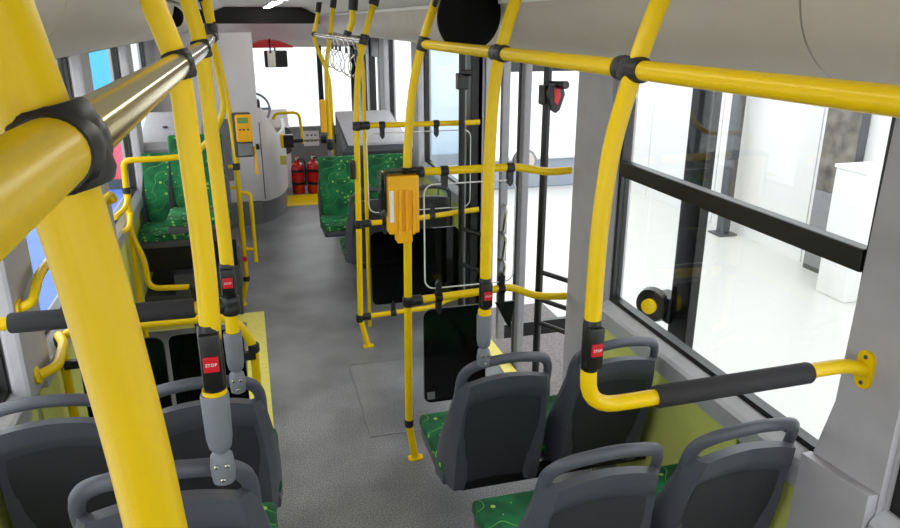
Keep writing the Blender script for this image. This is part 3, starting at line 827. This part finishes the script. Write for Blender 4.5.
rpanel(t, 0.725, 1.04, 0.30, 0.80, 3.1, 0.012, 'black_gloss', 'lower_panel', 0.04, 'mid_grey')
c = V(t, 0.757, 3.092, 0.34)
G().box(c[0] - 0.02, c[0] + 0.02, c[1] - 0.002, c[1] + 0.001, c[2] - 0.02, c[2] + 0.02).obj('sticker', 'mid_grey', t)
for x, z, u in ((0.83, 1.465, False), (1.145, 1.463, False), (0.80, 0.858, True), (1.115, 0.868, True), (0.80, 0.858, False), (1.115, 0.868, False)):
    clip(t, x, 3.1, z, u)
c0 = V(t, 0, 3.094, 0)
G().prism([(c0[0] + x, c0[1], z) for x, z in ((1.085, 0.80), (1.185, 0.80), (1.165, 0.645))], (0, 0.012, 0)).obj('black_triangle', 'black', t)  # plain black triangle below the glass

t = thing('door_screen', 'clear glass screen with three yellow rails ahead of the middle door', 'screen', (0.64, 4.49, 0))
G().tube(shift(t, [(0.64, 4.49, 1.49), (1.44, 4.49, 1.485)]), 0.0175, 14).obj('upper_rail', 'yellow', t, True)
G().tube(shift(t, [(0.63, 4.49, 0.862), (0.92, 4.49, 0.865), (1.44, 4.49, 0.905)]), 0.0175, 14).obj('middle_rail', 'yellow', t, True)
pole_tube(t, [(0.612, 4.49, 0.21), (0.95, 4.49, 0.225), (1.12, 4.49, 0.235), (1.25, 4.49, 0.28), (1.44, 4.49, 0.30)], nm='lower_rail', r=0.0175)
for x, z in ((0.642, 1.49), (0.63, 0.862)):
    collar(t, (x, 4.49, z), (0, 0, 1), 0.055, 0.027); collar(t, (x + 0.05, 4.49, z), (1, 0, 0), 0.06, 0.026)
collar(t, (0.655, 4.49, 0.212), (1, 0, 0), 0.06, 0.026)
rpanel(t, 0.70, 1.38, 0.93, 1.44, 4.49, 0.008, 'acrylic', 'glass_pane', 0.05, 'white')
rpanel(t, 0.70, 1.30, 0.29, 0.80, 4.49, 0.012, 'tinted', 'lower_panel', 0.04)
for x, z, u in ((0.80, 1.49, False), (1.15, 1.487, False), (0.80, 0.863, True), (1.12, 0.88, True), (0.80, 0.863, False), (0.84, 0.22, True)):
    clip(t, x, 4.49, z, u)

# yellow box on the pole behind the door
t = thing('pole_box', 'bright yellow ribbed plastic box fixed on the pole by the door screen', 'box', (0.615, 3.09, 1.20))
G().box(-0.055, 0.085, -0.055, 0.02, 0.0, 0.265, 0.012).obj('case', 'amber', t)
for x in (-0.012, 0.018, 0.05): G().box(x, x + 0.012, -0.068, -0.05, 0.0, 0.20, 0.004).obj('rib', 'amber', t)
G().box(-0.02, 0.05, -0.062, 0.01, -0.04, 0.02, 0.008).obj('lower_tab', 'amber', t)
G().box(-0.05, -0.032, -0.058, -0.054, 0.06, 0.20).obj('label', 'white', t)
G().box(-0.085, -0.057, -0.035, 0.05, 0.08, 0.275, 0.012).obj('smoke_cover', 'smoke', t)
G().box(-0.06, 0.09, -0.045, 0.03, 0.262, 0.285, 0.008).obj('lid', 'smoke', t)

# left screen with black panel in front of the left seats
t = thing('seat_screen', 'yellow framed screen with dark panels ahead of the left seats', 'screen', (-0.45, 2.95, 0))
pole_tube(t, [(-0.80, 2.95, 0.01), (-0.80, 2.95, 0.93), (-0.14, 2.95, 0.925), (-0.062, 2.95, 0.80), (-0.062, 2.95, 0.01)], smooth=False, fillet=0.075, nm='frame_tube', r=0.0185)
pole_tube(t, [(-0.80, 2.95, 0.915), (-0.755, 2.82, 0.93), (-0.735, 2.62, 0.93), (-0.785, 2.56, 0.93)], smooth=False, fillet=0.04, nm='wall_arm', r=0.0185)
c = V(t, -0.790, 2.56, 0.93)
G().lathe([(0.032, 0), (0.032, 0.008), (0.02, 0.014)], c, (1, 0, 0.2), 16).obj('wall_flange', 'yellow', t, True)
collar(t, (-0.80, 2.95, 0.89), (0, 0, 1), 0.045, 0.025); collar(t, (-0.062, 2.95, 0.77), (0, 0, 1), 0.04, 0.025)
rpanel(t, -0.745, -0.42, 0.28, 0.865, 2.95, 0.014, 'black_gloss', 'lower_panel', 0.04, 'dark_grey')
rpanel(t, -0.40, -0.10, 0.28, 0.865, 2.95, 0.010, 'tinted', 'tinted_panel', 0.03)
for x, z in ((-0.77, 0.79), (-0.085, 0.74)):
    c = V(t, x, 2.94, z); G().box(c[0] - 0.03, c[0] + 0.03, c[1] - 0.015, c[1] + 0.015, c[2] - 0.018, c[2] + 0.018, 0.005).obj('panel_clip', 'rubber', t)
# wall handrail below the left windows
t = thing('wall_handrail', 'yellow handrail along the left wall under the windows', 'rail', (-0.8, 3.4, 1.2))
pole_tube(t, [(-0.787, 2.52, 1.20), (-0.745, 2.52, 1.215), (-0.745, 2.64, 1.27), (-0.745, 3.3, 1.285), (-0.745, 4.12, 1.23), (-0.745, 4.22, 1.17), (-0.787, 4.25, 1.16)], smooth=False, fillet=0.05, r=0.0165)
for y, z in ((2.52, 1.20), (4.25, 1.16)):
    c = V(t, -0.790, y, z); G().lathe([(0.03, 0), (0.03, 0.008)], c, (1, 0, 0), 14).obj('wall_flange', 'yellow', t, True)
# round blue sticker on the left window
t = thing('window_sticker', 'round blue and white pictogram sticker on the left window', 'sticker', (-0.8735, 2.88, 1.315))
n_ = 24
def disc(r, x, ry=1.0): return [(x, r * math.cos(2 * PI * k / n_), ry * r * math.sin(2 * PI * k / n_)) for k in range(n_)]
G().prism(disc(0.062, 0.0), (0.002, 0, 0)).obj('rim', 'white', t)
G().prism(disc(0.055, 0.002), (0.001, 0, 0)).obj('disc', 'sign_blue', t)
G().prism([(0.003, y, z) for y, z in ((-0.012, -0.04), (0.02, -0.04), (0.016, 0.01), (-0.02, 0.008))], (0.001, 0, 0)).prism([(0.003, 0.012 * math.cos(a * PI / 6), 0.026 + 0.012 * math.sin(a * PI / 6)) for a in range(12)], (0.001, 0, 0)).obj('pictogram', 'white', t)

# ------------------------------------------------------------------ middle door
def shaft(n, y, x, label, arms, ydir):
    t = sroot('door_%d' % n, label, 'door', (x, y, 0))
    G().tube([(0, 0, 0.03), (0, 0, 1.94)], 0.021, 14).obj('shaft', 'black', t, True)
    for z in arms:
        G().tube([(0, 0, z), (0.10, ydir * 0.14, z - 0.012), (0.13, ydir * 0.17, z - 0.015)], 0.014, 10).obj('arm', 'black', t, True)
    G().tube([(0, 0, 1.80), (0.03, ydir * 0.16, 1.81)], 0.02, 10).obj('top_arm', 'black', t, True)
    G().box(-0.035, 0.035, -0.035, 0.035, 1.70, 1.80, 0.01).obj('bearing', 'black', t)
    return t
d1 = shaft(1, 3.47, 1.47, 'black rotating door shaft with three short arms beside the near door pillar', (0.80, 0.64, 0.50), -1)
d2 = shaft(2, 4.42, 1.30, 'black rotating door shaft at the far side of the middle door', (0.80, 0.55), -1)
# open leaves: the far one swung in against the front pillar, slim grey edges
def leaf(n, y, x0, x1, label):
    t = sroot('door_%d' % n, label, 'door', (x0, y, 0.03))
    w = x1 - x0
    for a, b in ((0, 0.05), (w - 0.05, w)): G().box(a, b, -0.022, 0.022, 0, 1.88, 0.006).obj('stile', 'mid_grey', t)
    G().box(0.05, w - 0.05, -0.018, 0.018, 0, 0.10).obj('rail', 'black', t)
    G().box(0.05, w - 0.05, -0.018, 0.018, 1.78, 1.88).obj('rail', 'black', t)
    G().box(0.05, w - 0.05, -0.004, 0.004, 0.10, 1.78).obj('pane', 'glass', t)
    return t
l1 = leaf(3, 4.30, 1.52, 2.10, 'open far leaf of the middle door standing square to the bus side')
for z in (0.95, 0.76, 0.58):
    G().tube([(0.02, -0.02, z), (0.02, -0.09, z - 0.01), (0.0, -0.09, z - 0.17), (0.0, -0.02, z - 0.18)], 0.011, 8, 0.03).obj('handle', 'steel', l1, True)
# grey centre post of the door opening
t = sroot('trim_3', 'slim grey post in the middle door opening', 'post', (1.53, 3.94, -0.02))
G().box(-0.02, 0.025, -0.055, 0.055, 0, 1.95, 0.01).obj('post', 'mid_grey', t); G().box(-0.03, -0.019, 0.0, 0.02, 0, 1.95).obj('seal', 'dark_grey', t)
t = sroot('trim_4', 'black and grey front jamb of the middle door', 'post', (1.47, 4.62, 0))
G().box(-0.07, 0.02, -0.06, 0.04, 0, 1.95, 0.01).obj('seal', 'black', t); G().box(-0.07, 0.02, 0.045, 0.14, 0, 1.95, 0.01).obj('jamb', 'trim_grey', t)
# emergency unit on the shaft
t = thing('emergency_button', 'black box with a glowing red symbol on the door shaft', 'button', (1.475, 3.36, 1.76))
G().prism([(x, 0, z) for x, z in ((-0.03, 0.05), (0.03, 0.05), (0.045, 0.0), (0.02, -0.075), (0.0, -0.09), (-0.02, -0.075), (-0.045, 0.0))], (0, 0.03, 0)).obj('case', 'rubber', t)
G().prism([(x, -0.003, z) for x, z in ((-0.016, 0.03), (0.016, 0.03), (0.02, -0.01), (0.006, -0.05), (-0.012, -0.03))], (0, 0.004, 0)).obj('symbol', 'red', t)
# oval outside mirrors / lamps seen through the door
t = thing('oval_mirror', 'small oval grey mirror beyond the middle door screen', 'mirror', (1.66, 4.25, 1.27))
G().lathe([(0.05, 0), (0.075, 0.01), (0.08, 0.03), (0.06, 0.05)], (0, 0, 0), (-0.2, -1, 0), 20).obj('housing', 'mid_grey', t, True)
G().lathe([(0.062, 0.05), (0.06, 0.054)], (0, 0, 0), (-0.2, -1, 0), 20).obj('face', 'steel', t, True)

# round black mirror under the ceiling
t = thing('round_mirror', 'large black round mirror back hanging under the ceiling at right', 'mirror', (0.87, 2.85, 2.12))
prof = [(0.02, -0.03), (0.075, -0.027), (0.115, -0.015), (0.135, 0.0), (0.137, 0.012), (0.128, 0.02)]
G().lathe(prof, (0, 0, 0), (-0.15, 1, 0.15), 32).obj('back_shell', 'matte_black', t, True)
G().lathe([(0.128, 0.02), (0.09, 0.035), (0.02, 0.045)], (0, 0, 0), (-0.15, 1, 0.15), 32).obj('mirror_face', 'steel', t, True)
G().tube([(-0.03, -0.02, 0.08), (-0.09, 0.12, 0.10), (-0.085, 0.22, 0.05)], 0.014, 10, 0.04).obj('arm', 'black', t, True)

t = thing('ceiling_dome', 'small black dome on the left ceiling duct between the poles', 'dome', (-0.385, 4.8, 2.13))
G().lathe([(0.062, 0), (0.06, 0.02), (0.048, 0.045), (0.02, 0.06)], (0, 0, 0), (1, -0.5, -0.25), 20).obj('dome_cover', 'matte_black', t, True)
G().lathe([(0.07, -0.01), (0.07, 0.006)], (0, 0, 0), (1, -0.5, -0.25), 20).obj('base_ring', 'trim_grey', t, True)

# ------------------------------------------------------------------ front zone: cab, box, extinguishers, gate arm
t = thing('driver_cab', 'pale grey driver cab partition with a curved door', 'cab', (0, 7.9, 0))
G().box(XL + 0.01, 0.10, 0.0, 0.05, 0.26, 2.0, 0.01).obj('rear_panel', 'panel_white', t)
G().box(XL + 0.01, 0.07, 0.01, 0.05, 0.0, 0.25).obj('rear_plinth', 'mid_grey', t)
G().box(XL + 0.01, -0.2, -0.02, 0.0, 0.5, 1.15, 0.01).obj('dark_inset', 'mid_grey', t)
# curved cab door sweeping forward and towards the aisle
ps = [(0.06, 0.04), (0.16, 0.10), (0.28, 0.30), (0.36, 0.58), (0.40, 0.90), (0.42, 1.3), (0.43, 1.75)]
PP = smooth_path([(x, y, 0) for x, y in ps], 5)
g = G(); zt = lambda q: 1.24 - 0.32 * min(1, max(0, (q - 0.14) / 0.22))
N = len(PP); v = []; f = []
for k_, p in enumerate(PP):
    q = k_ / (N - 1)
    for off in (0, 0.035):
        v.append((p.x - off, p.y + off * 0.3, 0.24)); v.append((p.x - off, p.y + off * 0.3, zt(q)))
for k_ in range(N - 1):
    a = 4 * k_; b = a + 4
    f += [(a, b, b + 1, a + 1), (a + 2, a + 3, b + 3, b + 2), (a + 1, b + 1, b + 3, a + 3), (a, a + 2, b + 2, b)]
f += [(0, 1, 3, 2), (4 * N - 4, 4 * N - 2, 4 * N - 1, 4 * N - 3)]
new_obj('cab_door', v, f, 'panel_white', t, True)
v2 = [(x - 0.03, y, 0.0 if z < 0.3 else 0.25) for (x, y, z) in v]
new_obj('plinth', v2, f, 'mid_grey', t, True)
G().box(0.098, 0.108, 0.0, 0.02, 0.28, 1.1).obj('door_gap', 'dark_grey', t)
G().box(0.05, 0.085, -0.03, 0.0, 0.82, 0.88, 0.01).obj('handle', 'rubber', t)
G().box(0.30, 0.37, 0.22, 0.26, 0.60, 0.70, 0.005).obj('yellow_sticker', 'yellow_flat', t)
# driver's dashboard seen above the cab door
t = thing('dashboard', 'driver dashboard with dark instruments behind the cab door', 'dashboard', (0.0, 9.66, 0))
G().prism([(XL + 0.1, 0, 0), (XL + 0.1, 0, 0.80), (XL + 0.1, 0.3, 1.0), (XL + 0.1, 0.58, 1.0), (XL + 0.1, 0.58, 0)], (1.25, 0, 0)).obj('console', 'panel_white', t)
G().box(-0.05, 0.16, 0.05, 0.3, 0.92, 1.16, 0.03).obj('instrument_hood', 'dark_grey', t)
G().box(-0.02, 0.13, 0.03, 0.06, 0.96, 1.12, 0.01).obj('screen', 'black_gloss', t)
for z in (0.52, 0.74):
    G().lathe([(0.065, 0), (0.065, 0.02), (0.045, 0.025)], (0.45, -0.0, z), (0, -1, 0), 20).obj('vent', 'dark_grey', t, True)
st = thing('steering_wheel', 'dark steering wheel above the dashboard', 'steering wheel', (0.05, 9.2, 1.1))
ring = [(0.21 * math.cos(2 * PI * k / 28), 0.21 * 0.5 * math.sin(2 * PI * k / 28), 0.21 * 0.86 * math.sin(2 * PI * k / 28)) for k in range(29)]
G().tube(ring, 0.015, 10, caps=False).obj('rim', 'hall_grey', st, True)
G().tube([(-0.2, 0, 0), (0.2, 0, 0)], 0.014, 8).obj('spoke', 'hall_grey', st, True)
G().tube([(0, 0, 0), (0, 0.25, -0.28)], 0.03, 10).obj('column', 'dark_grey', st, True)
t = thing('cab_rail', 'yellow bent handrail in front of the windscreen by the driver', 'rail', (0.45, 9.6, 0.9))
pole_tube(t, [(0.30, 9.55, 0.92), (0.34, 9.55, 1.0), (0.63, 9.55, 1.0), (0.66, 9.55, 0.6)], smooth=False, fillet=0.08)
# gate arm
t = thing('gate_arm', 'black and chrome gate arm across the front aisle', 'barrier', (0.45, 8.0, 0.87))
G().box(-0.14, -0.10, -0.05, 0.05, -0.06, 0.09, 0.01).obj('mounting_plate', 'yellow', t)
G().box(-0.11, 0.0, -0.06, 0.04, -0.06, 0.08, 0.015).obj('hinge_block', 'black', t)
G().tube([(-0.02, -0.01, 0.01), (0.10, -0.01, 0.01)], 0.022, 12).obj('boot', 'rubber', t, True)
G().tube([(0.10, -0.01, 0.01), (0.31, -0.01, 0.012)], 0.012, 12).obj('rod', 'steel', t, True)
G().tube([(0.29, -0.01, 0.012), (0.305, -0.01, 0.012), (0.53, -0.01, 0.014), (0.545, -0.01, 0.014)], lambda u: 0.03 if u in (0, 1) else 0.045, 14).obj('grip', 'foam', t, True)
# extinguishers
def extinguisher(x, y, label, r=0.082, hh=0.40):
    t = thing('fire_extinguisher', label, 'extinguisher', (x, y, 0.0), 'fire extinguishers by the entrance')
    G().lathe([(r * 0.9, 0), (r, 0.02), (r, hh - 0.07), (r * 0.8, hh - 0.02), (r * 0.4, hh), (r * 0.36, hh + 0.03)], (0, 0, 0), (0, 0, 1), 24).obj('cylinder', 'red_ext', t, True)
    G().lathe([(0.022, hh + 0.03), (0.025, hh + 0.06), (0.018, hh + 0.07)], (0, 0, 0), (0, 0, 1), 12).obj('valve', 'steel', t, True)
    G().tube([(0, 0.01, hh + 0.06), (0.0, -0.09, hh + 0.10)], 0.012, 8).obj('lever', 'red_ext', t, True)
    G().tube([(0.02, 0, hh + 0.05), (0.09, -0.03, hh + 0.03), (0.10, -0.04, hh - 0.1), (0.09, -0.03, 0.1)], 0.011, 8, 0.05).obj('hose', 'black', t, True)
    for z in (0.12, 0.28): G().lathe([(r + 0.003, 0), (r + 0.003, 0.035)], (0, 0, z), (0, 0, 1), 24).obj('strap', 'black', t)
    return t
extinguisher(0.55, 9.32, 'red fire extinguisher nearer the driver cab')
extinguisher(0.75, 9.30, 'red fire extinguisher nearer the right hand seats', 0.09, 0.41)
# wheel box with dark front at the front right
t = thing('wheel_box', 'grey box cover over the front right wheel behind the rear facing seats', 'cover', (1.13, 7.3, 0))
G().prism([(-0.30, -0.5, 0.0), (-0.30, -0.5, 0.93), (-0.26, -0.47, 0.98), (-0.24, 0.5, 1.18), (-0.24, 0.55, 0.0)], (0.61, 0, 0)).obj('housing', 'dark_grey', t)
G().prism([(-0.24, -0.46, 0.985), (-0.24, 0.5, 1.185), (-0.24, 0.5, 1.20), (-0.24, -0.44, 1.005)], (0.58, 0, 0)).obj('lid', 'trim_grey', t)
for x in (0.0, 0.2): G().lathe([(0.015, 0), (0.015, 0.01)], (x, 0.0, 1.10), (0, 0, 1), 10).obj('lock', 'black', t)
t = thing('wheel_box', 'pale box cover over the front left wheel beside the wall', 'cover', (-0.61, 6.27, 0))
G().prism([(-0.22, -0.35, 0.0), (-0.22, -0.35, 1.17), (-0.22, -0.30, 1.22), (-0.22, 0.5, 1.36), (-0.22, 0.5, 0)], (0.45, 0, 0)).obj('housing', 'trim_grey', t)
for x in (-0.05, 0.1): G().lathe([(0.02, 0), (0.02, 0.012)], (x, 0.05, 1.285), (0, 0, 1), 10).obj('lock', 'dark_grey', t)

# front door frame and leaf
t = sroot('door_4', 'front passenger door with black frame and greenish glass', 'door', (XR, 8.9, 0))
for y0, y1 in ((-0.75, -0.62), (-0.06, 0.06), (0.64, 0.8)): G().box(-0.06, 0.02, y0, y1, 0, 1.96, 0.01).obj('stile', 'black', t)
for y0, y1 in ((-0.62, -0.06), (0.06, 0.64)):
    G().box(-0.04, 0.0, y0, y1, 1.72, 1.96).obj('rail', 'black', t); G().box(-0.04, 0.0, y0, y1, 0.0, 0.6).obj('rail', 'black', t)
    G().box(-0.02, -0.012, y0, y1, 0.6, 1.72).obj('pane', 'glass', t)

# red curved canopy and mirror at the windscreen
t = thing('sun_visor', 'red arched sun visor under the pale front header', 'sun visor', (0.34, 9.82, 1.80))
pts = [(x, 0, 0.085 * math.cos(x / 0.30 * PI / 2)) for x in [(-0.29 + 0.58 * i / 12) for i in range(13)]]
G().prism([(x, y, z) for x, y, z in pts] + [(x, y, -0.012) for x, y, z in pts[::-1]], (0, 0.42, 0)).obj('shell', 'red', t, True)
G().tube([(0.0, -0.01, 0.1), (0.0, -0.01, -0.08)], 0.01, 8).obj('rib', 'black', t)
t = thing('interior_mirror', 'dark driver mirror hanging below the front header', 'mirror', (0.40, 9.86, 1.665))
G().box(-0.14, 0.15, -0.03, 0.03, -0.12, 0.09, 0.02).obj('housing', 'black', t)
G().box(-0.10, 0.0, -0.036, -0.03, -0.11, 0.08, 0.003).obj('mirror_glass', 'steel', t)
G().tube([(0, 0.0, 0.08), (0.0, 0.05, 0.13)], 0.012, 8).obj('stem', 'black', t, True)

# ------------------------------------------------------------------ things in the hall
t = thing('display_stand', 'dark upright stand with a round yellow centred hub outside the right window', 'stand', (2.35, 3.45, HZ))
G().box(-0.03, 0.03, -0.15, 0.04, 0.0, 2.35, 0.01).obj('column', 'black_gloss', t)
G().lathe([(0.10, 0), (0.11, 0.02), (0.10, 0.06)], (-0.06, 0.14, 0.83), (-1, -0.5, 0), 24).obj('hub_disc', 'black', t, True)
G().lathe([(0.045, 0.06), (0.045, 0.09), (0.02, 0.095)], (-0.06, 0.14, 0.83), (-1, -0.5, 0), 18).obj('hub_centre', 'yellow', t, True)
G().box(-0.05, 0.05, 0.02, 0.18, 0.74, 0.90, 0.01).obj('hub_bracket', 'black', t)
G().box(-0.25, 0.25, -0.3, 0.35, 0.0, 0.03, 0.005).obj('base_plate', 'black', t)
G().box(-0.04, 0.04, 0.1, 0.9, 2.18, 2.26).obj('top_arm', 'black', t)
t = thing('slim_post', 'slim dark post against the white hall wall', 'post', (5.45, 7.25, HZ))
G().box(-0.05, 0.05, -0.06, 0.06, 0.0, 3.4).obj('column', 'dark_grey', t); G().box(-0.12, 0.12, -0.12, 0.12, 0, 0.02).obj('base_plate', 'dark_grey', t)
t = thing('poster_panel', 'tall dark picture panel on the white hall wall', 'poster', (5.5, 5.72, HZ))
G().box(0.0, 0.09, -0.22, 0.22, 0.0, 2.9).obj('board', 'dark_grey', t); G().box(-0.004, 0.0, -0.21, 0.21, 0.85, 2.85).obj('picture', 'print', t); G().box(-0.004, 0.0, -0.21, 0.21, 0.05, 0.84).obj('lower_sheet', 'mid_grey', t)
t = thing('white_plinth', 'white block standing by the hall wall beyond the right window', 'plinth', (5.32, 5.12, HZ))
G().box(-0.2, 0.25, -0.15, 0.2, 0.0, 1.2, 0.01).obj('body', 'hall_white', t); G().box(-0.21, 0.26, -0.16, 0.21, 1.2, 1.23).obj('top', 'white', t)
# seen through the left windows
t = struct(G().box(-4.6, -1.5, 6.0, 13.5, HZ, HZ + 0.01).obj('blue_carpet', 'blue'), 'blue carpet on the hall floor outside the left windows', 'carpet')
t = thing('banner', 'bright sky blue upright banner outside the left windows', 'banner', (-2.6, 14.5, HZ))
G().box(-0.5, 0.5, -0.03, 0.03, 0.1, 2.6).obj('cloth', 'cyan', t); G().box(-0.55, 0.55, -0.06, 0.06, 0, 0.1).obj('base', 'dark_grey', t)
t = thing('display_board', 'pinkish red board outside the left window behind the guard rail', 'board', (-2.1, 12.0, HZ))
G().box(-0.3, 0.3, -0.04, 0.04, 0.15, 0.85).obj('board', 'pink', t); G().box(-0.3, 0.3, -0.15, 0.15, 0, 0.15).obj('foot', 'dark_grey', t)
# seen through the middle door
t = thing('display_counter', 'blue grey display counter far beyond the middle door', 'counter', (4.2, 10.6, HZ))
G().box(-0.9, 0.9, -0.3, 0.3, 0, 0.45, 0.02).obj('body', 'hall_grey', t); G().box(-0.95, 0.95, -0.35, 0.35, 0.45, 0.5).obj('top', 'hall_white', t)
t = thing('display_board', 'pale blue banner far beyond the middle door', 'board', (3.6, 12.5, HZ))
G().box(-0.5, 0.5, -0.03, 0.03, 0.2, 2.5).obj('cloth', 'pale_blue', t); G().box(-0.5, 0.5, -0.1, 0.1, 0, 0.2).obj('base', 'hall_grey', t)
